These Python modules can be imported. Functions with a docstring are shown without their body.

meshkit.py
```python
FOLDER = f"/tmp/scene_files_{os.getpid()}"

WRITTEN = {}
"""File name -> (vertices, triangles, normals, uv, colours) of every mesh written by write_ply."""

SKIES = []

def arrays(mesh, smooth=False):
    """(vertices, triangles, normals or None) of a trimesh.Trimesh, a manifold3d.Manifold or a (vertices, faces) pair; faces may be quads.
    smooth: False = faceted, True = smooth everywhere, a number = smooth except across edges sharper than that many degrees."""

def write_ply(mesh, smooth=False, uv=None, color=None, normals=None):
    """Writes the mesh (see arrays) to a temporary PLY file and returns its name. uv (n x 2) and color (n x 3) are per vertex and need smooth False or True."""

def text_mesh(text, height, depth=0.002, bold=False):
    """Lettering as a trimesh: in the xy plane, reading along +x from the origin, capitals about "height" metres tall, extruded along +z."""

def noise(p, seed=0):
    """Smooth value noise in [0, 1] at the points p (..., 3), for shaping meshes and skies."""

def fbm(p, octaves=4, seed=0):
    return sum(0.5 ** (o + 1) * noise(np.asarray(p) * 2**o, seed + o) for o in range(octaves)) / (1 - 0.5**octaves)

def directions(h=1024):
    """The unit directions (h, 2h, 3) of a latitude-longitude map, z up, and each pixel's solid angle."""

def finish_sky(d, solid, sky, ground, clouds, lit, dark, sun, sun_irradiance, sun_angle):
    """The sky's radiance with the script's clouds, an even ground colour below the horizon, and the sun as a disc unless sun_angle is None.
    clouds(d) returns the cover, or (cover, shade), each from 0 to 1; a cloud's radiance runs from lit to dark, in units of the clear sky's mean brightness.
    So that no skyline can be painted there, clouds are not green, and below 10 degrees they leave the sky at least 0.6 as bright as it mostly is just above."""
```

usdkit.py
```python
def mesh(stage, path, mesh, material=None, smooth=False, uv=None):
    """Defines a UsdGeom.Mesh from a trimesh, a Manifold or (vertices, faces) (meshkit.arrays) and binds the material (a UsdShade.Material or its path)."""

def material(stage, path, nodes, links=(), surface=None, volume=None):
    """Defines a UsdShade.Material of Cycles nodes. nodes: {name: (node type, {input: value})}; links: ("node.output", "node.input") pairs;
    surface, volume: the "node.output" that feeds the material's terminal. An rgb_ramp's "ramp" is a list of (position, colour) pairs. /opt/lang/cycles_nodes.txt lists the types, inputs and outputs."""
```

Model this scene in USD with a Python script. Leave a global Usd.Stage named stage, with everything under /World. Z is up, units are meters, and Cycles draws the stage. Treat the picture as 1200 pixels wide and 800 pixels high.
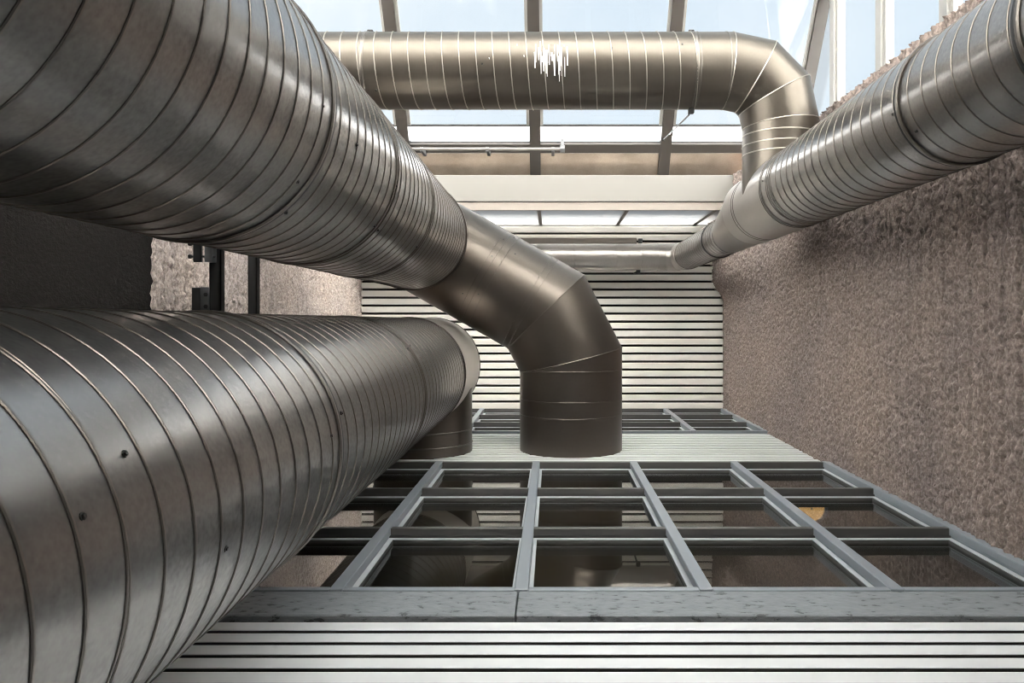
import math, random
import numpy as np, trimesh, usdkit, meshkit
from pxr import Usd, UsdGeom, UsdLux, UsdShade, Gf, Sdf

random.seed(7)
rng = np.random.default_rng(7)
stage = Usd.Stage.CreateInMemory()
UsdGeom.Xform.Define(stage, '/World')
UsdGeom.Scope.Define(stage, '/World/Looks')

# ------------------------------------------------------------------ camera, sky, sun, exposure
# Working frame: x = picture right, y = picture down (towards the facade), z = up. The eye is at (0, 0, EYE) looking straight up.
EYE = 1.4
EXPOSURE = 0.46
SKY = 1.0
SUN = 12.0
cam = UsdGeom.Camera.Define(stage, '/World/camera')
cam.AddTranslateOp().Set(Gf.Vec3d(0, 0, EYE))
cam.AddRotateXOp().Set(180.0)
cam.CreateHorizontalApertureAttr(36.0)
cam.CreateVerticalApertureAttr(24.0)
cam.CreateFocalLengthAttr(27.0)
cam.CreateHorizontalApertureOffsetAttr(-1.44)
cam.CreateVerticalApertureOffsetAttr(-0.72)
cam.CreateClippingRangeAttr(Gf.Vec2f(0.05, 1000))
cam.CreateExposureAttr(EXPOSURE)

dome = UsdLux.DomeLight.Define(stage, '/World/sky')
dome.CreateIntensityAttr(1.0)
sky_mat = usdkit.material(stage, '/World/Looks/sky_look', {
    'tc': ('texture_coordinate', {}),
    'n': ('noise_texture', {'scale': 2.2, 'detail': 5.0, 'roughness': 0.55}),
    'r': ('rgb_ramp', {'ramp': [(0.36, (0.59, 0.68, 0.77)), (0.66, (0.79, 0.825, 0.85))]}),
    'b': ('background_shader', {'strength': SKY})},
    [('tc.generated', 'n.vector'), ('n.fac', 'r.fac'), ('r.color', 'b.color')], surface='b.background')
UsdShade.MaterialBindingAPI.Apply(dome.GetPrim()).Bind(sky_mat)

sun = UsdLux.DistantLight.Define(stage, '/World/sun')
sun.CreateIntensityAttr(SUN)
sun.CreateAngleAttr(0.53)
sun.CreateNormalizeAttr(True)
sun.CreateColorAttr(Gf.Vec3f(1.0, 0.97, 0.93))
sun.AddRotateYOp().Set(4.0)
sun.AddRotateXOp().Set(-12.0)

# ------------------------------------------------------------------ materials
def mat(name, nodes, links=(), surface='p.BSDF'):
    return usdkit.material(stage, '/World/Looks/' + name, nodes, links, surface=surface)

def plain(name, color, rough=0.5, metallic=0.0, spec=0.5):
    return mat(name, {'p': ('principled_bsdf', {'base_color': color, 'roughness': rough, 'metallic': metallic, 'specular_ior_level': spec})})

def metal(name, c0, c1, rough=0.32, ripple=0.00015, scale=3.0, met=0.85):
    return mat(name, {
        'g': ('geometry', {}),
        'n': ('noise_texture', {'scale': scale, 'detail': 4.0, 'roughness': 0.6}),
        'r': ('rgb_ramp', {'ramp': [(0.3, c0), (0.7, c1)]}),
        'n2': ('noise_texture', {'scale': 60.0, 'detail': 2.0}),
        'mr': ('map_range', {'from_min': 0.3, 'from_max': 0.7, 'to_min': rough - 0.008, 'to_max': rough + 0.008}),
        'n3': ('noise_texture', {'scale': 3.0, 'detail': 1.0}),
        'bp': ('bump', {'strength': 0.5, 'distance': ripple}),
        'p': ('principled_bsdf', {'metallic': met})},
        [('g.position', 'n.vector'), ('g.position', 'n2.vector'), ('g.position', 'n3.vector'), ('n.fac', 'r.fac'), ('r.color', 'p.base_color'),
         ('n2.fac', 'mr.value'), ('mr.result', 'p.roughness'), ('n3.fac', 'bp.height'), ('bp.normal', 'p.normal')])

DUCT = metal('galvanised_sheet', (0.31, 0.298, 0.284), (0.32, 0.308, 0.294), 0.26, met=0.95)
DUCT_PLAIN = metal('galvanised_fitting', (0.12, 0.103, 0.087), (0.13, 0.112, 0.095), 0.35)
FITTING = metal('bright_galvanised_fitting', (0.36, 0.335, 0.31), (0.385, 0.36, 0.335), 0.36)
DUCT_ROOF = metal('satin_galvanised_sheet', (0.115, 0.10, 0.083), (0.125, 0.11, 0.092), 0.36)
ROOF_SEAM = metal('bright_seam', (0.38, 0.345, 0.30), (0.41, 0.375, 0.33), 0.40)
SEAM = metal('galvanised_seam', (0.15, 0.135, 0.12), (0.19, 0.17, 0.15), 0.33)
GASKET = plain('black_rubber', (0.012, 0.012, 0.012), 0.6)
SCREW = plain('dark_screw', (0.05, 0.048, 0.045), 0.4, 0.8)
STEEL = plain('dark_steel', (0.035, 0.035, 0.036), 0.5, 0.3)
PLATE = plain('grey_steel_plate', (0.16, 0.165, 0.17), 0.45, 0.5)
CREAM = plain('cream_paint', (0.215, 0.203, 0.187), 0.45)
BEIGE = plain('beige_paint', (0.27, 0.235, 0.205), 0.5)
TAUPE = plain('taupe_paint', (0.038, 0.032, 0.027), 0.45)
PALE = plain('pale_frame_paint', (0.27, 0.262, 0.245), 0.45)
BLUEGREY = plain('blue_grey_frame_paint', (0.205, 0.228, 0.25), 0.38)
LIP_LIGHT = plain('sash_edge_light', (0.42, 0.445, 0.465), 0.4)  # light catching the sash edges, put into the colour
DARK_SHADE = plain('dark_bar_and_frame_shade', (0.06, 0.058, 0.056), 0.4)  # dark glazing bars; on transoms and sashes it carries painted underside shade
BACKING = plain('black_backing', (0.04, 0.037, 0.034), 0.8)
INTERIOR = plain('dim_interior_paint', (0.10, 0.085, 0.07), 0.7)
FLOORM = mat('dark_paving', {'g': ('geometry', {}), 'n': ('noise_texture', {'scale': 6.0, 'detail': 5.0}),
    'r': ('rgb_ramp', {'ramp': [(0.3, (0.085, 0.06, 0.04)), (0.7, (0.12, 0.088, 0.06))]}), 'p': ('principled_bsdf', {'roughness': 0.8})},
    [('g.position', 'n.vector'), ('n.fac', 'r.fac'), ('r.color', 'p.base_color')])
GROUND = mat('pale_gravel', {'g': ('geometry', {}), 'n': ('noise_texture', {'scale': 1.5, 'detail': 6.0}),
    'r': ('rgb_ramp', {'ramp': [(0.3, (0.67, 0.65, 0.62)), (0.7, (0.74, 0.72, 0.69))]}), 'p': ('principled_bsdf', {'roughness': 0.9})},
    [('g.position', 'n.vector'), ('n.fac', 'r.fac'), ('r.color', 'p.base_color')])
SLAT = mat('white_slat_paint', {'g': ('geometry', {}), 'n': ('noise_texture', {'scale': 1.2, 'detail': 4.0}),
    'r': ('rgb_ramp', {'ramp': [(0.3, (0.66, 0.67, 0.68)), (0.7, (0.71, 0.72, 0.73))]}), 'p': ('principled_bsdf', {'roughness': 0.42})},
    [('g.position', 'n.vector'), ('n.fac', 'r.fac'), ('r.color', 'p.base_color')])
SOFFIT = mat('cream_slat_paint', {'g': ('geometry', {}), 'n': ('noise_texture', {'scale': 1.2, 'detail': 4.0}),
    'r': ('rgb_ramp', {'ramp': [(0.3, (0.90, 0.86, 0.79)), (0.7, (0.93, 0.89, 0.825))]}), 'p': ('principled_bsdf', {'roughness': 0.45})},
    [('g.position', 'n.vector'), ('n.fac', 'r.fac'), ('r.color', 'p.base_color')])

def concrete(name, c0, c1, c2, bump=0.005, vec=(50.0, 42.0, 80.0)):
    return mat(name, {
        'g': ('geometry', {}),
        'm': ('mapping', {'scale': vec}),
        'n': ('noise_texture', {'scale': 1.0, 'detail': 4.0, 'roughness': 0.65}),
        'n2': ('noise_texture', {'scale': 1.1, 'detail': 3.0}),
        'r': ('rgb_ramp', {'ramp': [(0.25, c0), (0.5, c1), (0.75, c2)]}),
        'r2': ('rgb_ramp', {'ramp': [(0.3, (0.88, 0.86, 0.88)), (0.7, (1.08, 1.02, 0.97))]}),
        'x': ('mix_color', {'blend_type': 'multiply', 'fac': 1.0, 'use_clamp': False}),
        'bp': ('bump', {'strength': 0.9, 'distance': bump}),
        'p': ('principled_bsdf', {'roughness': 0.85})},
        [('g.position', 'm.vector'), ('m.vector', 'n.vector'), ('g.position', 'n2.vector'), ('n.fac', 'r.fac'), ('n2.fac', 'r2.fac'),
         ('r.color', 'x.a'), ('r2.color', 'x.b'), ('x.result', 'p.base_color'), ('n.fac', 'bp.height'), ('bp.normal', 'p.normal')])
RIBBED = concrete('rough_ribbed_concrete', (0.10, 0.08, 0.072), (0.23, 0.19, 0.17), (0.44, 0.38, 0.345))
RIBBED_LIT = concrete('lit_ribbed_concrete', (0.20, 0.17, 0.155), (0.50, 0.44, 0.405), (0.82, 0.75, 0.70))  # right wall concrete lightened, the colour standing in for missing light
LEDGEM = concrete('shade_dark_concrete', (0.008, 0.0065, 0.006), (0.013, 0.011, 0.010), (0.02, 0.017, 0.015))  # shade of the ledge underside put into the base colour
SILLM = mat('pitted_grey_concrete', {
    'g': ('geometry', {}),
    'm': ('mapping', {'scale': (14.0, 26.0, 26.0)}),
    'v': ('voronoi_texture', {'scale': 1.0}) if False else ('noise_texture', {'scale': 1.0, 'detail': 5.0, 'roughness': 0.6}),
    'r': ('rgb_ramp', {'ramp': [(0.36, (0.06, 0.065, 0.07)), (0.41, (0.18, 0.193, 0.207)), (0.7, (0.23, 0.245, 0.26))]}),
    'bp': ('bump', {'strength': 0.8, 'distance': 0.01}),
    'p': ('principled_bsdf', {'roughness': 0.6})},
    [('g.position', 'm.vector'), ('m.vector', 'v.vector'), ('v.fac', 'r.fac'), ('r.color', 'p.base_color'), ('v.fac', 'bp.height'), ('bp.normal', 'p.normal')])
FLASH = metal('brown_metal_panel', (0.40, 0.33, 0.27), (0.62, 0.52, 0.43), 0.30, 0.006, 2.0)

def glass(name, tint, ior=1.5, rough=0.0, gl=(0.9, 0.9, 0.9)):
    f0 = ((ior - 1) / (ior + 1)) ** 2
    return mat(name, {'t': ('transparent_bsdf', {'color': tint}), 'g': ('glossy_bsdf', {'color': gl, 'roughness': rough}),
                      'w': ('layer_weight', {'blend': 0.5}), 'p5': ('math', {'math_type': 'power', 'value2': 5.0}),
                      'f': ('math', {'math_type': 'multiply_add', 'value2': 1 - f0, 'value3': f0}), 'm': ('mix_closure', {})},
               [('w.facing', 'p5.value1'), ('p5.value', 'f.value1'), ('f.value', 'm.fac'), ('t.BSDF', 'm.closure1'), ('g.BSDF', 'm.closure2')], surface='m.closure')
SKYGLASS = glass('roof_glass', (0.93, 0.95, 0.96), 1.35)
PANE = glass('window_glass', (0.72, 0.71, 0.68), 1.9)
FROST = mat('frosted_glass', {'t': ('translucent_bsdf', {'color': (0.85, 0.86, 0.86)}), 't2': ('transparent_bsdf', {'color': (0.9, 0.9, 0.9)}), 'm': ('mix_closure', {'fac': 0.5})},
            [('t.BSDF', 'm.closure1'), ('t2.BSDF', 'm.closure2')], surface='m.closure')

# ------------------------------------------------------------------ prim helpers
used = {}
def numbered(path):
    n = used.get(path, 0); used[path] = n + 1
    return path if n == 0 else f'{path}_{n:03d}'

base_of = {}
def thing(name, label, cat, base=(0, 0, 0), group=None, kind=None):
    """An Xform at the thing's base; base and all meshes are given in eye-relative coordinates."""
    path = numbered('/World/' + name)
    b = np.array([base[0], base[1], base[2] + EYE], float)
    x = UsdGeom.Xform.Define(stage, path)
    x.AddTranslateOp().Set(Gf.Vec3d(*map(float, b)))
    p = x.GetPrim()
    p.SetCustomDataByKey('label', label); p.SetCustomDataByKey('category', cat)
    if group: p.SetCustomDataByKey('group', group)
    if kind: p.SetCustomDataByKey('kind', kind)
    base_of[path] = b
    return path

def part(name, mesh, m, parent, smooth=30, label=None, kind=None):
    path = numbered(parent + '/' + name)
    v, f = (np.array(mesh.vertices), np.array(mesh.faces)) if hasattr(mesh, 'faces') else (np.asarray(mesh[0], float), np.asarray(mesh[1], int))
    v = v + [0, 0, EYE] - base_of[parent]
    g = usdkit.mesh(stage, path, (v, f), m, smooth=smooth)
    if label: g.GetPrim().SetCustomDataByKey('label', label)
    if kind: g.GetPrim().SetCustomDataByKey('kind', kind)
    base_of[path] = base_of[parent]
    return path

def cat_(ms):
    vs, fs, n = [], [], 0
    for m in ms:
        v, f = (np.array(m.vertices), np.array(m.faces)) if hasattr(m, 'faces') else (np.asarray(m[0], float), np.asarray(m[1], int))
        if f.shape[1] == 4:
            f = np.vstack([f[:, [0, 1, 2]], f[:, [0, 2, 3]]])
        vs.append(v); fs.append(f + n); n += len(v)
    return np.vstack(vs), np.vstack(fs)

def box(x0, x1, y0, y1, z0, z1, c=0.0):
    """Axis-aligned box, its long edges chamfered by c."""
    x0, x1 = min(x0, x1), max(x0, x1); y0, y1 = min(y0, y1), max(y0, y1); z0, z1 = min(z0, z1), max(z0, z1)
    if c <= 0:
        m = trimesh.creation.box([x1 - x0, y1 - y0, z1 - z0]); m.apply_translation([(x0 + x1) / 2, (y0 + y1) / 2, (z0 + z1) / 2]); return m
    d = np.array([x1 - x0, y1 - y0, z1 - z0]) / 2
    c = min(c, 0.45 * d.min() * 2)
    pts = []
    for sx in (-1, 1):
        for sy in (-1, 1):
            for sz in (-1, 1):
                s = np.array([sx, sy, sz])
                for k in range(3):
                    q = d - c; q[k] = d[k]
                    pts.append(s * q)
    m = trimesh.Trimesh(np.array(pts)).convex_hull
    m.apply_translation([(x0 + x1) / 2, (y0 + y1) / 2, (z0 + z1) / 2])
    return m

def frame_of(d):
    d = np.asarray(d, float) / np.linalg.norm(d)
    a = np.array([0, 0, 1.0]) if abs(d[2]) < 0.9 else np.array([0, 1.0, 0])
    e1 = np.cross(a, d); e1 /= np.linalg.norm(e1)
    return d, e1, np.cross(d, e1)

def rod(p0, p1, r, n=10):
    p0, p1 = np.array(p0, float), np.array(p1, float)
    d, e1, e2 = frame_of(p1 - p0)
    t = np.linspace(0, 2 * np.pi, n, endpoint=False)
    ring = r * (np.cos(t)[:, None] * e1 + np.sin(t)[:, None] * e2)
    v = np.vstack([p0 + ring, p1 + ring, [p0], [p1]])
    i = np.arange(n); j = (i + 1) % n
    f = np.vstack([np.stack([i, j, j + n], 1), np.stack([i, j + n, i + n], 1), np.stack([j, i, np.full(n, 2 * n)], 1), np.stack([i + n, j + n, np.full(n, 2 * n + 1)], 1)])
    return v, f

def obar(p0, p1, w, h, up):
    """Bar of width w and height h along p0-p1; height lies along `up`."""
    p0, p1, up = np.array(p0, float), np.array(p1, float), np.array(up, float)
    d = (p1 - p0) / np.linalg.norm(p1 - p0)
    up = up - d * (up @ d); up /= np.linalg.norm(up); s = np.cross(d, up)
    pts = [p + a * s * w / 2 + b * up * h / 2 for p in (p0, p1) for a in (-1, 1) for b in (-1, 1)]
    return trimesh.Trimesh(np.array(pts)).convex_hull

# ---- round duct helpers
def revolve_along(p0, d, prof, n=96, close=False):
    """Revolves profile [(t, r), ...] about the axis p0 + t d."""
    d, e1, e2 = frame_of(d); p0 = np.array(p0, float)
    a = np.linspace(0, 2 * np.pi, n, endpoint=False)
    u = np.cos(a)[:, None] * e1 + np.sin(a)[:, None] * e2
    v = np.vstack([p0 + t * d + r * u for t, r in prof])
    i = np.arange(n); j = (i + 1) % n
    f = []
    K = len(prof)
    for k in range(K if close else K - 1):
        a0, b0 = k * n, ((k + 1) % K) * n
        f += [np.stack([a0 + i, a0 + j, b0 + j], 1), np.stack([a0 + i, b0 + j, b0 + i], 1)]
    return v, np.vstack(f)

def tube_wall(p0, d, length, r, t=0.004, n=96, ends=0.0):
    """Thin-walled open sheet-metal pipe."""
    return revolve_along(p0, d, [(0, r), (length, r), (length, r - t), (0, r - t)], n, close=True)

def band(p0, d, t, r, w=0.03, h=0.008, n=96):
    """A half-round bead ring standing on the duct at distance t along its axis."""
    return revolve_along(p0, d, [(t - w / 2, r - 0.004), (t - w / 2, r + h * 0.5), (t - w / 4, r + h), (t + w / 4, r + h), (t + w / 2, r + h * 0.5), (t + w / 2, r - 0.004)], n, close=True)

def spiral(p0, d, t0, t1, r, pitch, hand=1, w=0.011, h=0.0045, phase=0.0, n=72):
    """The raised lock seam that winds round a spiral duct, as one continuous strip."""
    d, e1, e2 = frame_of(d); p0 = np.array(p0, float)
    turns = (t1 - t0) / pitch
    N = int(turns * n) + 1
    s = np.linspace(0, turns, N)
    a = hand * 2 * np.pi * s + phase
    u = np.cos(a)[:, None] * e1 + np.sin(a)[:, None] * e2
    prof = [(-w / 2, -0.002), (-w / 2, h * 0.45), (-w / 4, h), (w / 4, h), (w / 2, h * 0.45), (w / 2, -0.002)]
    K = len(prof)
    v = np.stack([p0 + (t0 + s * pitch + dt)[:, None] * d + (r + dr) * u for dt, dr in prof], 1).reshape(-1, 3)
    i = np.arange(N - 1)
    f = []
    for k in range(K - 1):
        A, B, C, D = i * K + k, i * K + k + 1, (i + 1) * K + k + 1, (i + 1) * K + k
        f += [np.stack([A, B, C], 1), np.stack([A, C, D], 1)]
    f = np.vstack(f)
    if hand < 0: f = f[:, ::-1]
    return v, f

def mitred(pts, r, e2, n=96):
    """Rings of a mitred round elbow: straight gores between the mitre planes. Returns (gore meshes, ring loops)."""
    pts = [np.array(p, float) for p in pts]; e2 = np.array(e2, float)
    ds = [(b - a) / np.linalg.norm(b - a) for a, b in zip(pts[:-1], pts[1:])]
    a = np.linspace(0, 2 * np.pi, n, endpoint=False)
    rings = []
    for k, p in enumerate(pts):
        din = ds[max(k - 1, 0)]; dout = ds[min(k, len(ds) - 1)]
        nrm = din + dout; nrm /= np.linalg.norm(nrm)
        e1 = np.cross(e2, dout); e1 /= np.linalg.norm(e1)
        off = r * (np.cos(a)[:, None] * e1 + np.sin(a)[:, None] * e2)
        t = -(off @ nrm) / (dout @ nrm)
        rings.append(p + off + t[:, None] * dout)
    i = np.arange(n); j = (i + 1) % n
    gores = []
    for k in range(len(ds)):
        v = np.vstack([rings[k], rings[k + 1]])
        gores.append((v, np.vstack([np.stack([i, j, j + n], 1), np.stack([i, j + n, i + n], 1)])))
    return gores, rings, ds

def loop_bead(loop, axis_pts, rad=0.005, m=6):
    """A thin round bead along a closed loop of points (the seam of a mitre)."""
    loop = np.array(loop); n = len(loop)
    t = np.roll(loop, -1, 0) - np.roll(loop, 1, 0); t /= np.linalg.norm(t, axis=1, keepdims=True)
    o = loop - np.asarray(axis_pts); o -= (o * t).sum(1, keepdims=True) * t; o /= np.linalg.norm(o, axis=1, keepdims=True)
    b = np.cross(t, o)
    a = np.linspace(0, 2 * np.pi, m, endpoint=False)
    v = (loop[:, None] + rad * (np.cos(a)[None, :, None] * o[:, None] + np.sin(a)[None, :, None] * b[:, None])).reshape(-1, 3)
    f = []
    i = np.arange(n); j = (i + 1) % n
    for k in range(m):
        k2 = (k + 1) % m
        f += [np.stack([i * m + k, j * m + k, j * m + k2], 1), np.stack([i * m + k, j * m + k2, i * m + k2], 1)]
    return v, np.vstack(f)

def screw(p, nrm, r=0.005):
    p, nrm = np.array(p, float), np.array(nrm, float) / np.linalg.norm(nrm)
    v, f = rod(p - nrm * 0.004, p + nrm * 0.006, r, 6)
    v2, f2 = rod(p - nrm * 0.004, p + nrm * 0.002, r * 1.6, 10)
    return cat_([(v2, f2), (v, f)])

# ------------------------------------------------------------------ the shaft: sizes
D = 1.333            # facade siding plane
XR, XL = 2.55, -2.87 # concrete side walls
H = 11.5             # slatted ceiling
YE = -1.97           # where the concrete walls end
YB = -6.5            # glazed wall at the back
ZF = -EYE            # floor
GX0, GX1 = -3.91, 3.41

def roof_z(y):       # plane of the sloping roof glazing
    return 10.8 + 0.70 * (y + 2.35)

# ---- floor, ground
t = thing('floor', 'dark paved floor of the light well', 'floor', (0, -2.5, ZF), kind='structure')
part('slab', box(GX0, GX1, YB, 5.2, ZF - 0.2, ZF), FLOORM, t)
t = thing('ground', 'pale gravel ground outside the glazed light well', 'ground', (0, 0, ZF - 0.1), kind='structure')
part('gravel', box(-45, 45, -60, 30, ZF - 0.5, ZF - 0.21), GROUND, t)

# ---- rough concrete side walls (displaced relief with horizontal board joints)
def rough_face(x, inward, y0, y1, z0, z1, step, seed, flare=False):
    ny, nz = int((y1 - y0) / step), int((z1 - z0) / (step * 0.66))
    Y, Z = np.meshgrid(np.linspace(y0, y1, ny + 1), np.linspace(z0, z1, nz + 1), indexing='ij')
    P = np.stack([np.full_like(Y, seed), Y, Z], -1)
    big = meshkit.fbm(P * [1, 1.2, 1.2], 2, seed)
    nub = meshkit.noise(P * [1, 30.0, 46.0], seed + 3)
    nub2 = meshkit.noise(P * [1, 52.0, 68.0], seed + 5)
    pitch = 0.165
    zz = Z + 0.010 * (meshkit.noise(P * [1, 1.5, 0.6], seed + 9) - 0.5)
    ph = (zz / pitch) % 1.0
    strength = 0.6 + 0.4 * meshkit.noise(np.stack([Y * 0.9, np.floor(zz / pitch), P[..., 0]], -1), seed + 11)
    groove = np.exp(-((ph - 0.5) / 0.12) ** 2) * strength
    ph2 = (zz / (pitch / 4)) % 1.0; col = np.floor(zz / (pitch / 4))
    rib = np.sin(np.pi * ph2) * (0.25 + 1.1 * meshkit.noise(np.stack([Y * 38.0, col * 1.0, P[..., 0]], -1), seed + 13))
    h = 0.010 * (nub - 0.5) + 0.010 * (nub2 - 0.5) + 0.03 * (big - 0.5) + 0.030 * (rib - 0.5) - 0.075 * groove
    if flare:   # the wall swells where it meets the ceiling
        S = lambda q: np.clip(q, 0, 1) ** 2 * (3 - 2 * np.clip(q, 0, 1))
        h = h + 0.17 * S((Z - 9.0) / 1.8) * S((-0.25 - Y) / 0.4)
    X = x + inward * h
    V = np.stack([X, Y, Z], -1).reshape(-1, 3)
    idx = np.arange((ny + 1) * (nz + 1)).reshape(ny + 1, nz + 1)
    A, B, C, Dd = idx[:-1, :-1].ravel(), idx[1:, :-1].ravel(), idx[1:, 1:].ravel(), idx[:-1, 1:].ravel()
    f = np.vstack([np.stack([A, B, C], 1), np.stack([A, C, Dd], 1)])
    if inward > 0: pass
    else: f = f[:, ::-1]
    return V, f

t = thing('wall_right', 'rough ribbed brown concrete wall on the right', 'wall', (XR + 0.4, 0, ZF), kind='structure')
part('concrete_face', rough_face(XR, -1, YE, 1.42, ZF, H + 0.3, 0.0145, 3, True), RIBBED, t, smooth=True)
part('concrete_core', box(XR + 0.08, 3.4, YE, 1.42, ZF, H + 0.6), RIBBED, t)
t = thing('wall_left', 'rough ribbed concrete wall on the left behind the ducts, light put into its colour', 'wall', (XL - 0.4, 0, ZF), kind='structure')
part('concrete_face', rough_face(XL, 1, YE, 1.42, 3.6, H + 0.3, 0.0145, 8), RIBBED_LIT, t, smooth=True)
part('concrete_core', box(-3.9, XL - 0.08, YE, 1.42, ZF, H + 0.6), RIBBED, t)

# ---- ledge on the left wall: only its underside shows, its shade put into the colour
def ledge_mesh():
    y0, y1, z0, z1, x1 = YE, 1.30, 3.90, 4.35, -2.04
    n = 160
    ys = np.linspace(y0, y1, n)
    rag = 0.014 * (meshkit.fbm(np.stack([ys * 34, ys * 0 + 2, ys * 0], -1), 3, 4) - 0.5) * 2
    prof = lambda r: np.array([(XL - 0.02, z0), (x1 + r, z0), (x1 + r - 0.03, z0 + 0.03), (-2.36, z1), (XL - 0.02, z1)])
    V = np.vstack([np.stack([prof(r)[:, 0], np.full(5, y), prof(r)[:, 1]], 1) for y, r in zip(ys, rag)])
    F = []
    for i in range(n - 1):
        for k in range(5):
            a, b = i * 5 + k, i * 5 + (k + 1) % 5
            F += [(a, a + 5, b + 5), (a, b + 5, b)]
    F += [(0, 1, 2), (0, 2, 3), (0, 3, 4)] + [((n - 1) * 5 + a, (n - 1) * 5 + c, (n - 1) * 5 + b) for a, b, c in ((0, 1, 2), (0, 2, 3), (0, 3, 4))]
    m = trimesh.Trimesh(V, np.array(F), process=False); m.fix_normals()
    return m
t = thing('wall_ledge', 'concrete ledge between the two big ducts at the left edge, shade put into its colour', 'ledge', (XL, 0, 3.9), kind='structure')
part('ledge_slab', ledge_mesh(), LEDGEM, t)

# ---- facade: backing, white slats, concrete band, windows
PITCH, FACE = 0.12, 0.087
def slat_v(zc, x0, x1):      # slat on the facade, long axis x
    return box(x0, x1, D, D + 0.004, zc - FACE / 2, zc + FACE / 2, 0.001)
BAND0, BAND1 = 3.43, 3.76
W1Z = [3.726, 4.855, 6.0, 7.134]
W2Z = [9.12, 9.92, 10.7, 11.46]
MX = [XL + 0.03, -1.96, -1.055, -0.155, 0.745, 1.675, XR - 0.02]

t = thing('wall_front', 'facade wall clad in white horizontal slats', 'wall', (0, D, ZF), kind='structure')
part('sheathing', box(XL, XR, D + 0.03, D + 0.12, ZF, BAND1), BACKING, t)
part('sheathing', box(XL, XR, D + 0.03, D + 0.12, W1Z[3], W2Z[0]), BACKING, t)
z = BAND0 - 0.03 - FACE / 2
while z > 0.4:
    sl = part('slat', slat_v(z, XL, XR), SLAT, t); part('shade_rail', box(XL, XR, D + 0.004, D + 0.03, z - FACE / 2 + 0.001, z + FACE / 2 - 0.001), BACKING, sl); z -= PITCH  # black rail added behind each slat as the shadow in the gaps
part('base_wall', box(XL, XR, D, D + 0.03, ZF, z + FACE / 2), SILLM, t)
z = W1Z[3] + 0.06 + FACE / 2
while z + FACE / 2 < W2Z[0]:
    sl = part('slat', slat_v(z, XL, XR), SLAT, t); part('shade_rail', box(XL, XR, D + 0.004, D + 0.03, z - FACE / 2 + 0.001, z + FACE / 2 - 0.001), BACKING, sl); z += PITCH  # rail painted black to stand for the gap shadow here too

# concrete band: two blocks with a joint
t = thing('trim_1', 'pitted grey concrete band under the lower windows', 'concrete band', (0, D, BAND0), kind='structure')
for x0, x1 in ((XL, -0.172), (-0.166, XR)):
    part('concrete_block', box(x0, x1, 1.312, D + 0.03, BAND0, BAND1, 0.006), SILLM, t)

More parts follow.
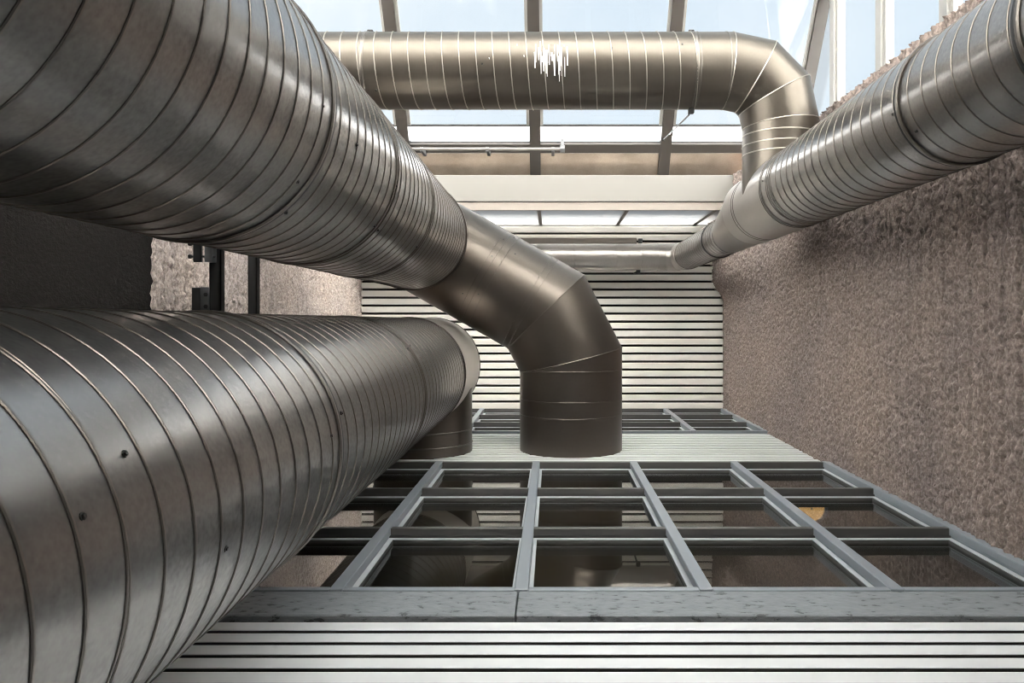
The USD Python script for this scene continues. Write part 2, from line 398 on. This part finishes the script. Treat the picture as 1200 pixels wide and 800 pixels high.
def window_grid(name, label, zs, xs, yf, base):
    t = thing(name, label, 'window', base, kind='structure')
    fw = 0.034
    for i, x in enumerate(xs):
        part('mullion', cat_([box(x - fw, x + fw, yf, yf + 0.05, zs[0], zs[-1], 0.004), box(x - fw * 0.7, x + fw * 0.7, yf + 0.05, yf + 0.15, zs[0], zs[-1])]), BLUEGREY, t)
    for k, z in enumerate(zs):
        hh = 0.022
        zc = z if 0 < k < len(zs) - 1 else (z + hh if k == 0 else z - hh)
        for i in range(len(xs) - 1):
            part('transom', cat_([box(xs[i] + fw, xs[i + 1] - fw, yf + 0.004, yf + 0.05, zc - hh, zc + hh, 0.003), box(xs[i] + fw * 0.7, xs[i + 1] - fw * 0.7, yf + 0.05, yf + 0.15, zc - hh * 0.8, zc + hh * 0.8)]), DARK_SHADE if 0 < k else BLUEGREY, t)
    for k in range(len(zs) - 1):
        for i in range(len(xs) - 1):
            a, b = xs[i] + fw * 0.7, xs[i + 1] - fw * 0.7
            z0, z1 = zs[k] + (0.044 if k == 0 else 0.022), zs[k + 1] - (0.044 if k == len(zs) - 2 else 0.022)
            s = 0.03; y0, y1 = yf + 0.07, yf + 0.12
            lit_lip = 0.008
            sash = part('sash', cat_([box(a, a + s, y0, y1, z0, z1, 0.003), box(b - s, b, y0, y1, z0, z1, 0.003), box(a + s, b - s, y0, y1, z0, z0 + s, 0.003), box(a + s, b - s, y0, y1, z1 - s, z1, 0.003)]), DARK_SHADE, t)
            part('lit_lip', cat_([box(a, a + s, y0 - 0.005, y0, z0, z1), box(b - s, b, y0 - 0.005, y0, z0, z1), box(a + s, b - s, y0 - 0.005, y0, z0, z0 + s), box(a + s, b - s, y0 - 0.005, y0, z1 - s, z1)]), LIP_LIGHT, sash, smooth=False)  # pale strips added as the lit edge of each sash
            part('pane', box(a + s - 0.004, b - s + 0.004, y0 + 0.02, y0 + 0.026, z0 + s - 0.004, z1 - s + 0.004), PANE, sash, smooth=False)
    return t
window_grid('window_1', 'lower window band of grey-framed panes above the concrete band', W1Z, MX, 1.30, (0, D, W1Z[0]))
window_grid('window_2', 'upper window band just under the slatted ceiling', W2Z, MX, 1.30, (0, D, W2Z[0]))

# rooms behind the windows
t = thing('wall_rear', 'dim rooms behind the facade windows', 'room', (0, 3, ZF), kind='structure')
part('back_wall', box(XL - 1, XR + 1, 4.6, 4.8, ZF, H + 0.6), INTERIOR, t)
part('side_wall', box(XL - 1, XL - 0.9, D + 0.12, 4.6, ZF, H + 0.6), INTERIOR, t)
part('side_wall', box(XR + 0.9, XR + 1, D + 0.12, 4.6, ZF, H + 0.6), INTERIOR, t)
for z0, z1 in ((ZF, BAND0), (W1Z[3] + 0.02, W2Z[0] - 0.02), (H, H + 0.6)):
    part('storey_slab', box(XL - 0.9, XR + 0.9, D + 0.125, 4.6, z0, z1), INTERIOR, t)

# ---- slatted ceiling
t = thing('ceiling', 'cream slatted ceiling at the top of the light well', 'ceiling', (0, 0, H), kind='structure')
part('deck', box(-3.9, 3.4, -1.42, 1.45, H + 0.06, H + 0.6), BACKING, t)
y = D - FACE / 2 - 0.02
while y > -1.42:
    part('slat', box(XL, XR, y - FACE / 2, y + FACE / 2, H, H + 0.05, 0.006), SOFFIT, t); y -= PITCH
# high strip window between ceiling and beam
t = thing('window_3', 'bright narrow strip window between the slatted ceiling and the cream beam', 'window', (0, -1.5, 10.4), kind='structure')
xs = [-3.0, -1.35, 0.05 - 0.25, 0.98, 2.5]
for x in (-1.37, -0.19, 1.0, 2.19):
    part('mullion', box(x - 0.025, x + 0.025, -1.515, -1.485, 10.33, 11.9), BEIGE, t)
ends = [-3.9, -1.37, -0.19, 1.0, 2.19, 3.4]
for a, b in zip(ends[:-1], ends[1:]):
    part('pane', box(a + 0.025, b - 0.025, -1.495, -1.489, 10.35, 11.9), FROST, t, smooth=False)
part('sill_rail', box(-3.9, 3.4, -1.54, -1.485, 10.29, 10.34), BEIGE, t)
part('head_rail', box(-3.9, 3.4, -1.53, -1.45, 11.9, 12.0), PALE, t)
part('roof_slab', box(-3.9, 3.4, -1.6, 5.0, 12.1, 12.3), CREAM, t)

# cream beam
t = thing('trim_2', 'cream painted beam across the shaft below the roof glazing', 'beam', (0, -1.76, 10.3), kind='structure')
part('beam_casing', box(-3.9, 3.4, -1.957, -1.60, 10.3, 10.75, 0.008), CREAM, t)
part('beam_lip', box(-3.9, 3.4, -1.598, -1.54, 10.32, 10.6, 0.004), BEIGE, t)

# ---- sloping roof glazing
def rp(x, y, off=0.0):    # point on the roof plane, off = distance above it
    nrm = np.array([0, -0.70, 1.0]) / math.hypot(0.70, 1)
    return np.array([x, y, roof_z(y)]) + nrm * off
RN = np.array([0, -0.70, 1.0])
RX = [-3.91, -2.08, -0.25, 1.58, 3.41]
t = thing('window_4', 'sloping glass roof with taupe rafters against the pale sky', 'glass roof', (0, -4, 8), kind='structure')
for x in RX:
    part('rafter', obar(rp(x, -1.95, 0.06), rp(x, YB, 0.06), 0.15, 0.13, RN), TAUPE, t)
for a, b in zip(RX[:-1], RX[1:]):
    a2, b2 = a + 0.075, b - 0.075
    m = (a2 + b2) / 2; w = b2 - a2
    part('curb_rail', obar(rp(a2, -2.41, 0.05), rp(b2, -2.41, 0.05), 0.13, 0.10, RN), TAUPE, t)
    part('flashing_panel', obar(rp(a2, -2.15, 0.10), rp(b2, -2.15, 0.10), 0.42, 0.02, RN), FLASH, t)
    part('frosted_pane', obar(rp(a2, -2.57, 0.08), rp(b2, -2.57, 0.08), 0.20, 0.008, RN), FROST, t, smooth=False)
    part('glazing_bar', obar(rp(a2, -2.665, 0.08), rp(b2, -2.665, 0.08), 0.022, 0.03, RN), DARK_SHADE, t)
    part('glazing_bar', obar(rp(a2, -4.6, 0.08), rp(b2, -4.6, 0.08), 0.05, 0.05, RN), TAUPE, t)
    for y0, y1 in ((-2.675, -4.575), (-4.625, YB)):
        part('pane', obar(rp(m, y0, 0.08), rp(m, y1, 0.08), w, 0.008, RN), SKYGLASS, t, smooth=False)
    for x in (a2 + 0.02, b2 - 0.02):
        part('glazing_bead', obar(rp(x, -2.675, 0.055), rp(x, YB, 0.055), 0.04, 0.03, RN), PALE, t)

# ---- glazed side walls and back wall
def side_glass(name, label, x, out):
    t = thing(name, label, 'glass wall', (x, -4, ZF), kind='structure')
    zb = [9.33, 7.99, 6.65, 5.31, 3.97, 2.63, 1.29, -0.05]
    part('added_parapet', box(x, x + out * 0.14, YB, YE, ZF, -0.05), RIBBED, t)  # unseen, added to keep light out of the lower shaft
    for z in zb:
        y0 = YE
        y1 = max(YB, -2.35 + (z + 0.14 - 10.8) / 0.70 + 0.05) if z > roof_z(YB) - 0.14 else YB
        part('transom', cat_([box(x, x + out * 0.14, y1, y0, z, z + 0.14, 0.004), box(x + out * 0.03, x + out * 0.11, y1, y0, z - 0.05, z, 0.003)]), PALE, t)
    lo = list(zb[::-1])
    for z0, z1 in zip(lo, lo[1:] + [10.9]):
        n = 2
        ys = (YB + 0.05, YE)
        # pane cut off by the roof slope
        poly = [(YE, z0 + 0.14), (YE, min(z1, roof_z(YE))), ]
        if z1 <= roof_z(YB):
            poly = [(YE, z0 + 0.14), (YE, z1), (YB, z1), (YB, z0 + 0.14)]
        else:
            yt = lambda zz: -2.35 + (zz - 10.8) / 0.70
            zt = min(z1, roof_z(YE))
            poly = [(YE, z0 + 0.14), (YE, zt), (max(YB, yt(zt)), zt)] + ([(YB, roof_z(YB)), (YB, z0 + 0.14)] if z0 + 0.14 < roof_z(YB) else [(yt(z0 + 0.14), z0 + 0.14)])
        pts = np.array([(xx, yy, zz) for xx in (x + out * 0.066, x + out * 0.074) for yy, zz in poly])
        part('pane', trimesh.Trimesh(pts).convex_hull, SKYGLASS, t, smooth=False)
    for y in (YB + 0.05, YE - 0.04):
        part('post', box(x, x + out * 0.14, y - 0.04, y + 0.04, ZF, roof_z(y) - 0.1), PALE, t)
PARA = -0.8
side_glass('window_5', 'pale-framed glass side wall beyond the right concrete wall', GX1, 1)
side_glass('window_6', 'glass side wall on the left hidden behind the upper duct', GX0, -1)
t = thing('window_7', 'glass back wall of the light well behind the viewer', 'glass wall', (0, YB, ZF), kind='structure')
for x in RX:
    part('mullion', box(x - 0.05, x + 0.05, YB - 0.12, YB, PARA, roof_z(YB)), PALE, t)
if True:
    part('added_parapet', box(GX0, GX1, YB - 0.14, YB, ZF, PARA), RIBBED, t)  # added out of view to darken the lower shaft
for a, b in zip(RX[:-1], RX[1:]):
    for z0, z1 in ((PARA, 2.2), (2.2, 5.2), (5.2, roof_z(YB))):
        part('pane', box(a + 0.05, b - 0.05, YB - 0.07, YB - 0.062, z0 + 0.05, z1), SKYGLASS, t, smooth=False)
        part('transom', box(a + 0.05, b - 0.05, YB - 0.12, YB, z0, z0 + 0.05), PALE, t)

# ------------------------------------------------------------------ ducts
UP = np.array([0, 0, 1.0])
def riser(t, c, r, z0, z1, joints, pitch, hand=1, phase=0.0, w=0.011):
    """Spiral riser between z0 and z1, split into sections at the joint heights."""
    cuts = [z0] + list(joints) + [z1]
    for k, (a, b) in enumerate(zip(cuts[:-1], cuts[1:])):
        rr = r - 0.004 * (k % 2)
        s = part('duct_section', tube_wall((c[0], c[1], a), UP, b - a, rr), DUCT, t)
        ja = 0.03 if k else 0.0
        part('spiral_seam', spiral((c[0], c[1], 0), UP, a + 0.03, b - 0.03, rr, pitch, hand, w, 0.0042, phase + k * 1.1), SEAM, s)

def joint_ring(t, c, z, r, big=True):
    if big:
        s = part('joint_ring', band((c[0], c[1], 0), UP, z, r, 0.03, 0.010), SEAM, t)
        part('gasket', band((c[0], c[1], 0), UP, z + 0.028, r, 0.022, 0.006), GASKET, s)
    else:
        part('joint_ring', band((c[0], c[1], 0), UP, z, r, 0.012, 0.004), SEAM, t)
        part('joint_ring', band((c[0], c[1], 0), UP, z + 0.05, r, 0.012, 0.004), SEAM, t)

def riser_screws(t, c, r, items):
    for ang, z in items:
        u = np.array([math.cos(ang), math.sin(ang), 0])
        part('screw', screw(np.array([c[0], c[1], z]) + u * r, u), SCREW, t)

# --- A: lower left riser, tee at the top into the facade
A, rA = (-1.323, 0.487), 0.519
facing = math.atan2(-A[1], -A[0])
t = thing('ventilation_duct', 'large grey spiral duct rising at the lower left', 'duct', (A[0], A[1], ZF))
riser(t, A, rA, ZF, 7.08, [2.90], 0.135, 1, 0.4)
joint_ring(t, A, 2.90, rA, True)
part('joint_ring', band((A[0], A[1], 0), UP, 1.45, rA, 0.008, 0.003), SEAM, t); joint_ring(t, A, 4.85, rA, False)
tee = part('tee_body', revolve_along((A[0], A[1], 0), UP, [(7.04, rA + 0.004), (8.40, rA + 0.004), (8.42, rA - 0.006), (8.42, 0.01)]), metal('lit_galvanised_cap', (0.58, 0.53, 0.48), (0.62, 0.57, 0.52), 0.4), t)  # lighter metal copy: light from the side it faces put into the colour
part('joint_ring', band((A[0], A[1], 0), UP, 7.06, rA, 0.02, 0.007), DUCT_PLAIN, t)
part('joint_ring', band((A[0], A[1], 0), UP, 8.40, rA, 0.03, 0.010), DUCT_PLAIN, t)
part('branch_stub', tube_wall((A[0] - 0.01, A[1] + 0.2, 7.90), (0, 1, 0), D + 0.06 - A[1] - 0.2, 0.50), DUCT_PLAIN, t)
part('joint_ring', band((A[0] - 0.01, 0, 7.90), (0, 1, 0), 1.10, 0.50, 0.016, 0.006), SEAM, t)
part('joint_ring', band((A[0] - 0.01, 0, 7.90), (0, 1, 0), 1.24, 0.50, 0.016, 0.006), SEAM, t)
part('strap', obar((A[0] + rA * 0.80, A[1] + rA * 0.62, 7.7), (A[0] + rA * 0.80, A[1] + rA * 0.62, 8.3), 0.05, 0.012, (0.8, 0.6, 0)), DUCT_PLAIN, t)
riser_screws(t, A, rA, [(facing + 0.07, 1.345), (facing - 0.09, 1.53), (facing + 0.5, 1.9), (facing + 0.22, 2.80), (facing + 0.1, 2.98), (facing - 0.3, 4.82), (facing - 0.33, 4.93)])

# --- B: upper left riser, mitred elbow over to the facade
B, rB = (-1.366, -0.834), 0.53
facing = math.atan2(-B[1], -B[0])
t = thing('ventilation_duct', 'large dark spiral duct from the upper left with a smooth elbow into the facade', 'duct', (B[0], B[1], ZF))
riser(t, B, rB, ZF, 7.44, [2.92], 0.135, 1, 0.9)
joint_ring(t, B, 2.92, rB, True)
joint_ring(t, B, 4.12, rB, False); joint_ring(t, B, 5.35, rB, False)
part('joint_ring', band((B[0], B[1], 0), UP, 7.43, rB, 0.03, 0.009), DUCT_PLAIN, t)
def w2(u, v, Z): return np.array([(u - 648) * Z / 900, (v - 376) * Z / 900, Z])
Zd = 8.0
P0 = w2(494, 282, Zd); P1 = w2(640, 365, Zd); P2 = w2(669, 421, Zd); P3 = np.array([P2[0], D + 0.06, Zd])
P00 = P0 - (P1 - P0) / np.linalg.norm(P1 - P0) * 0.53
gores, rings, ds = mitred([P00, P1, P2, P3], rB, UP)
names = ['elbow_arm', 'elbow_gore', 'elbow_outlet']
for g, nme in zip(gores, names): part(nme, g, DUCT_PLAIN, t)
def disc(ring):
    n = len(ring); c = ring.mean(0)
    return np.vstack([ring, [c]]), np.array([(i, (i + 1) % n, n) for i in range(n)])
part('end_cap', disc(rings[0]), DUCT_PLAIN, t)
part('mitre_seam', loop_bead(rings[1], P1, 0.006), DUCT_PLAIN, t)
part('mitre_seam', loop_bead(rings[2], P2, 0.006), DUCT_PLAIN, t)
d0 = ds[0]
for s in (0.74, 0.80, 0.88, 1.27, 1.33):
    part('joint_ring', band(P0, d0, s, rB, 0.010, 0.0035), DUCT_PLAIN, t)
for s in (0.10, 0.40, 0.56):
    part('joint_ring', band(P2, ds[2], s + 0.0, rB, 0.010, 0.0035), DUCT_PLAIN, t)
e_side = np.cross(UP, d0)
for s, a in ((0.77, -0.9), (0.77, -0.4), (0.84, -1.2), (0.84, 0.35), (0.70, 0.5), (0.95, -0.7)):
    u = -UP * math.cos(a) + e_side * math.sin(a)
    part('screw', screw(P0 + d0 * s + u * rB, u, 0.005), SCREW, t)
riser_screws(t, B, rB, [(facing - 0.45, 2.80), (facing + 0.1, 2.84), (facing + 0.35, 2.98), (facing - 0.4, 3.3), (facing + 0.12, 4.10), (facing + 0.14, 4.2), (facing - 0.35, 4.15), (facing + 0.1, 5.33), (facing + 0.55, 5.36)])

# --- C: right riser with tee and a thinner pipe above
C, rC = (2.02, -1.097), 0.327
facing = math.atan2(-C[1], -C[0])
t = thing('ventilation_duct', 'grey spiral duct rising along the right concrete wall', 'duct', (C[0], C[1], ZF))
riser(t, C, rC, ZF, 6.32, [2.80, 3.78], 0.135, 1, 0.2)
joint_ring(t, C, 2.80, rC, True); joint_ring(t, C, 3.78, rC, True); joint_ring(t, C, 6.02, rC, False)
part('tee_body', revolve_along((C[0], C[1], 0), UP, [(6.28, rC + 0.004), (7.66, rC + 0.004), (7.70, rC - 0.006), (7.70, 0.01)]), FITTING, t)
for zz in (6.30, 7.22, 7.30): part('joint_ring', band((C[0], C[1], 0), UP, zz, rC + 0.003, 0.012, 0.004), SEAM, t)
riser_screws(t, C, rC, [(facing + 0.15, 2.72), (facing - 0.3, 2.9), (facing - 0.1, 3.70), (facing + 0.3, 3.84), (facing, 6.0), (facing + 0.2, 6.25), (facing - 0.1, 7.26), (facing + 0.6, 6.2)])
E, rE, ZE = (1.87, -0.915), 0.19, 11.0
NL = 96; aa = np.linspace(0, 2 * np.pi, NL, endpoint=False); ii = np.arange(NL); jj = (ii + 1) % NL
lo = np.stack([C[0] + (rC - 0.006) * np.cos(aa), C[1] + (rC - 0.006) * np.sin(aa), np.full(NL, 7.69)], 1)
hi = np.stack([E[0] + (rE + 0.012) * np.cos(aa), E[1] + (rE + 0.012) * np.sin(aa), np.full(NL, 8.10)], 1)
part('reducer_cone', (np.vstack([lo, hi]), np.vstack([np.stack([ii, jj, jj + NL], 1), np.stack([ii, jj + NL, ii + NL], 1)])), FITTING, t)
s = part('reducer_pipe', tube_wall((E[0], E[1], 8.06), UP, ZE - 0.45 - 8.06, rE + 0.01), DUCT, t)
part('spiral_seam', spiral((E[0], E[1], 0), UP, 8.12, ZE - 0.5, rE + 0.01, 0.12, 1, 0.010, 0.004), SEAM, s)
part('gasket', band((E[0], E[1], 0), UP, 8.62, rE + 0.01, 0.05, 0.012), GASKET, t)
part('joint_ring', band((E[0], E[1], 0), UP, ZE - 0.46, rE + 0.005, 0.03, 0.01), DUCT_PLAIN, t)

# --- E: slim pipe under the ceiling, turned out of the thinner riser
t = thing('ventilation_pipe', 'slim smooth pipe running left under the slatted ceiling', 'pipe', (0.3, E[1], ZE))
g2, r2, d2 = mitred([(E[0], E[1], ZE - 0.47), (E[0], E[1], ZE - 0.22), (E[0] - 0.09, E[1], ZE - 0.07), (E[0] - 0.24, E[1], ZE), (1.25, E[1], ZE), (-2.6, E[1], ZE)], rE, (0, 1, 0), 64)
for k, (g, nme) in enumerate(zip(g2, ['elbow_gore', 'elbow_gore', 'elbow_gore', 'pipe_section', 'pipe_section'])): part(nme, g, FITTING, t)
for k in (1, 2, 3): part('mitre_seam', loop_bead(r2[k], r2[k].mean(0), 0.005), FITTING, t)
for xx in (1.5, 1.25, 0.9, 0.3, -0.5): part('joint_ring', band((0, E[1], ZE), (1, 0, 0), xx, rE, 0.014, 0.004), FITTING, t)
hg = part('pipe_hanger', cat_([rod((1.22, E[1] + rE + 0.01, ZE - 0.03), (1.22, E[1] + rE + 0.01, H + 0.02), 0.014), box(1.19, 1.25, E[1] + rE - 0.015, E[1] + rE + 0.05, ZE - 0.03, ZE + 0.02, 0.004)]), STEEL, t)

# --- D: crossing duct under the glass roof with elbow into the right riser
ZD, rD = 6.83, 0.330
YD = (83.5 - 376) * ZD / 900
XC = C[0]
t = thing('ventilation_duct', 'brown-grey spiral duct crossing under the glass roof with a segmented elbow', 'duct', (0, YD, ZD))
def wp(u, v): return w2(u, v, ZD)
pts = [wp(852, 83.5), wp(885, 90.5), wp(907, 113), np.array([XC, (147 - 376) * ZD / 900, ZD]), np.array([XC, C[1] - 0.12, ZD])]
pts[0][1] = YD
gD, rgD, dsD = mitred([np.array([-3.3, YD, ZD])] + pts, rD, UP)
sec = part('duct_section', gD[0], DUCT_ROOF, t)
part('spiral_seam', spiral((-3.2, YD, ZD), (1, 0, 0), 0.0, pts[0][0] + 3.2 - 0.25, rD, 0.144, 1, 0.009, 0.005, 0.3), ROOF_SEAM, sec)
drips = []
for k in range(34):     # white paint splashes that ran down the duct
    x0 = (rng.normal(638, 5) if k % 2 else rng.normal(655, 4)) if k < 28 else rng.uniform(555, 700)
    x0 = (x0 - 648) * ZD / 900; a0 = rng.uniform(-0.5, 0.0); a1 = a0 + (rng.uniform(0.15, 0.75) if k < 28 else 0.05); w_ = rng.uniform(0.004, 0.010)
    al = np.linspace(a0, a1, 8); rr_ = rD + 0.003
    L_ = np.array([(x0 - w_ * (0.4 + 0.6 * (1 - q_)), YD + rr_ * math.sin(v_), ZD - rr_ * math.cos(v_)) for q_, v_ in zip(np.linspace(0, 1, 8), al)])
    R_ = L_ + [2 * w_ * 0.7, 0, 0]
    drips.append((np.vstack([L_, R_]), np.array([(i, i + 1, i + 9) for i in range(7)] + [(i, i + 9, i + 8) for i in range(7)])))
part('paint_splash', cat_(drips), plain('white_paint', (0.75, 0.74, 0.72), 0.5), sec, smooth=False, label='dried white paint splashes that ran down the sheet metal', kind='stuff')
for g in gD[1:4]: part('elbow_gore', g, DUCT_ROOF, t)
vD, fD = gD[4]
nD = len(rgD[4]); vD[nD:, 1] = C[1] - np.sqrt(np.maximum((rC + 0.004) ** 2 - (vD[nD:, 0] - C[0]) ** 2, 0))   # saddle cut on the riser's tee
part('elbow_outlet', (vD, fD), DUCT_ROOF, t)
for k in range(1, 5): part('mitre_seam', loop_bead(rgD[k], rgD[k].mean(0), 0.005), ROOF_SEAM, t)
for s in (0.10, 0.19, 0.27): part('joint_ring', band(pts[3], dsD[4], s, rD, 0.012, 0.004), ROOF_SEAM, t)
for uu in (432, 814, 848): part('joint_ring', band((0, YD, ZD), (1, 0, 0), (uu - 648) * ZD / 900, rD, 0.012, 0.004), SEAM, t)
for k, uu in enumerate((434, 810)):
    x = (uu - 648) * ZD / 900
    hb = part('hanger_band', band((0, YD, ZD), (1, 0, 0), x, rD, 0.022, 0.005), SEAM, t)
    part('hanger_lug', box(x - 0.025, x + 0.025, YD - rD - 0.035, YD - rD - 0.002, ZD - 0.02, ZD + 0.03, 0.004), STEEL, hb)
    part('hanger_lug', box(x - 0.025, x + 0.025, YD + rD + 0.002, YD + rD + 0.045, ZD - 0.02, ZD + 0.03, 0.004), STEEL, hb)
for x in (-1.52, -0.6, 0.5, 1.1, 1.6):
    a = rng.uniform(-0.9, 0.9); u = np.array([0, math.sin(a), -math.cos(a)])
    part('screw', screw(np.array([x, YD, ZD]) + u * rD, u, 0.006), SCREW, t)
# stay wire from the duct to the rafter
xq = (808 - 648) * ZD / 900
t = thing('stay_wire', 'thin diagonal stay wire from the crossing duct to a rafter', 'wire', (xq, YD + rD, ZD))
p0 = np.array([xq, YD + rD + 0.05, ZD + 0.03]); p1 = np.array([1.54, -2.52, roof_z(-2.52) - 0.03])
part('wire', rod(p0, p1, 0.008, 8), PLATE, t)
part('eye_bolt', rod(p1 - [0, 0, 0.02], p1 + [0, 0, 0.06], 0.018, 8), STEEL, t)

# ------------------------------------------------------------------ small things
# steel struts between the left ducts and the wall, with clamps
def strut(zc, w, label):
    t = thing('steel_strut', label, 'strut', (-2.2, 0, zc), group=None)
    part('rail', cat_([box(-2.2 - w / 2, -2.2 + w / 2, YE + 0.05, 1.33, zc, zc + 0.012), box(-2.2 - w / 2, -2.2 - w / 2 + 0.008, YE + 0.05, 1.33, zc, zc + 0.06), box(-2.2 + w / 2 - 0.008, -2.2 + w / 2, YE + 0.05, 1.33, zc, zc + 0.06)]), STEEL, t)
    for y in (-1.5, 1.15):
        part('wall_arm', box(XL - 0.01, -2.2, y - 0.03, y + 0.03, zc + 0.06, zc + 0.10, 0.003), STEEL, t)
    return t
strut(5.0, 0.075, 'dark steel strut with clamps, the left one between the two big ducts')
strut(5.62, 0.065, 'plain dark steel strut, the right one between the two big ducts')
def q(u, v, Z=4.95): return w2(u, v, Z)
t = thing('strut_clamp', 'dark bolted clamp beside the strut under the upper duct', 'clamp', q(232, 295))
a, b = q(227, 275), q(237, 307)
part('clamp_plate', box(a[0], b[0], a[1], b[1], 4.94, 4.96, 0.003), STEEL, t)
a, b = q(241, 288), q(250, 307)
part('clamp_tab', box(a[0], b[0], a[1], b[1], 4.93, 4.998, 0.003), PLATE, t)
for v in (285.5, 300.5):
    part('bolt', rod(q(221, v), q(252, v), 0.007, 8), STEEL, t)
    part('nut', rod(q(221, v), q(224.5, v), 0.013, 6), STEEL, t)
t = thing('strut_bracket', 'grey angle bracket with two bolt holes beside the strut above the lower duct', 'bracket', q(235, 352))
a, b = q(224.5, 337), q(235, 385)
part('bracket_leg', box(a[0], b[0], a[1], b[1], 4.95, 4.99, 0.003), STEEL, t)
a, b = q(236, 336.5), q(246, 385)
part('bracket_plate', box(a[0], b[0], a[1], b[1], 4.93, 4.95, 0.003), PLATE, t, label='grey plate with two dark bolts')
for v in (345, 359):
    part('bolt', rod(q(241, v, 4.92), q(241, v, 4.96), 0.014, 6), STEEL, t)

# white conduit under the curb of the glass roof
t = thing('conduit', 'thin white conduit ending in a fitting below the glass roof', 'conduit', (-1, -2.36, 10.5))
yq = (174.5 - 376) * 10.5 / 900
part('tube', rod((-2.6, yq, 10.5), ((657 - 648) * 10.5 / 900, yq, 10.5), 0.020, 12), CREAM, t)
xe = (659 - 648) * 10.5 / 900
part('end_fitting', cat_([rod((xe - 0.03, yq, 10.5), (xe + 0.035, yq, 10.5), 0.05, 12), rod((xe, yq, 10.5), (xe, yq - 0.14, 10.5), 0.022, 10)]), PLATE, t)
for x in (-1.8, -0.9, 0.0):
    part('clip', box(x - 0.02, x + 0.02, yq - 0.03, yq + 0.03, 10.5, roof_z(yq) + 0.02), PLATE, t)

# rail above the slim pipe
t = thing('ceiling_rail', 'beige rail fixed to the ceiling slats beside the slim pipe', 'rail', (0.4, -1.18, 11.4))
yr = (282 - 376) * 11.4 / 900
part('rail_body', box(-1.2, (746 - 648) * 11.4 / 900, yr - 0.045, yr + 0.045, 11.38, 11.5, 0.006), BEIGE, t)
xb = (751 - 648) * 11.4 / 900
part('end_bracket', cat_([box(xb - 0.03, xb + 0.03, yr - 0.04, yr + 0.03, 11.44, 11.5, 0.004), rod((xb, yr, 11.40), (xb, yr, 11.5), 0.012, 8)]), PLATE, t)

# warm lamp on the room ceiling behind the right-hand panes
LAMP = mat('warm_lamp_glow', {'e': ('emission', {'color': (1.0, 0.62, 0.25), 'strength': 1.0})}, surface='e.emission')
t = thing('ceiling_lamp', 'warm glowing ceiling lamp seen through the right-hand window panes', 'lamp', (2.40, 1.72, W1Z[3] + 0.02))
zl = W1Z[3] + 0.02
part('housing', revolve_along((2.40, 1.74, zl), (0, 0, -1), [(-0.002, 0.01), (-0.002, 0.15), (0.035, 0.15), (0.035, 0.125), (0.02, 0.12), (0.02, 0.01)], 32), BLUEGREY, t)
part('diffuser', revolve_along((2.40, 1.74, zl), (0, 0, -1), [(0.022, 0.119), (0.03, 0.10), (0.034, 0.01)], 32), LAMP, t)
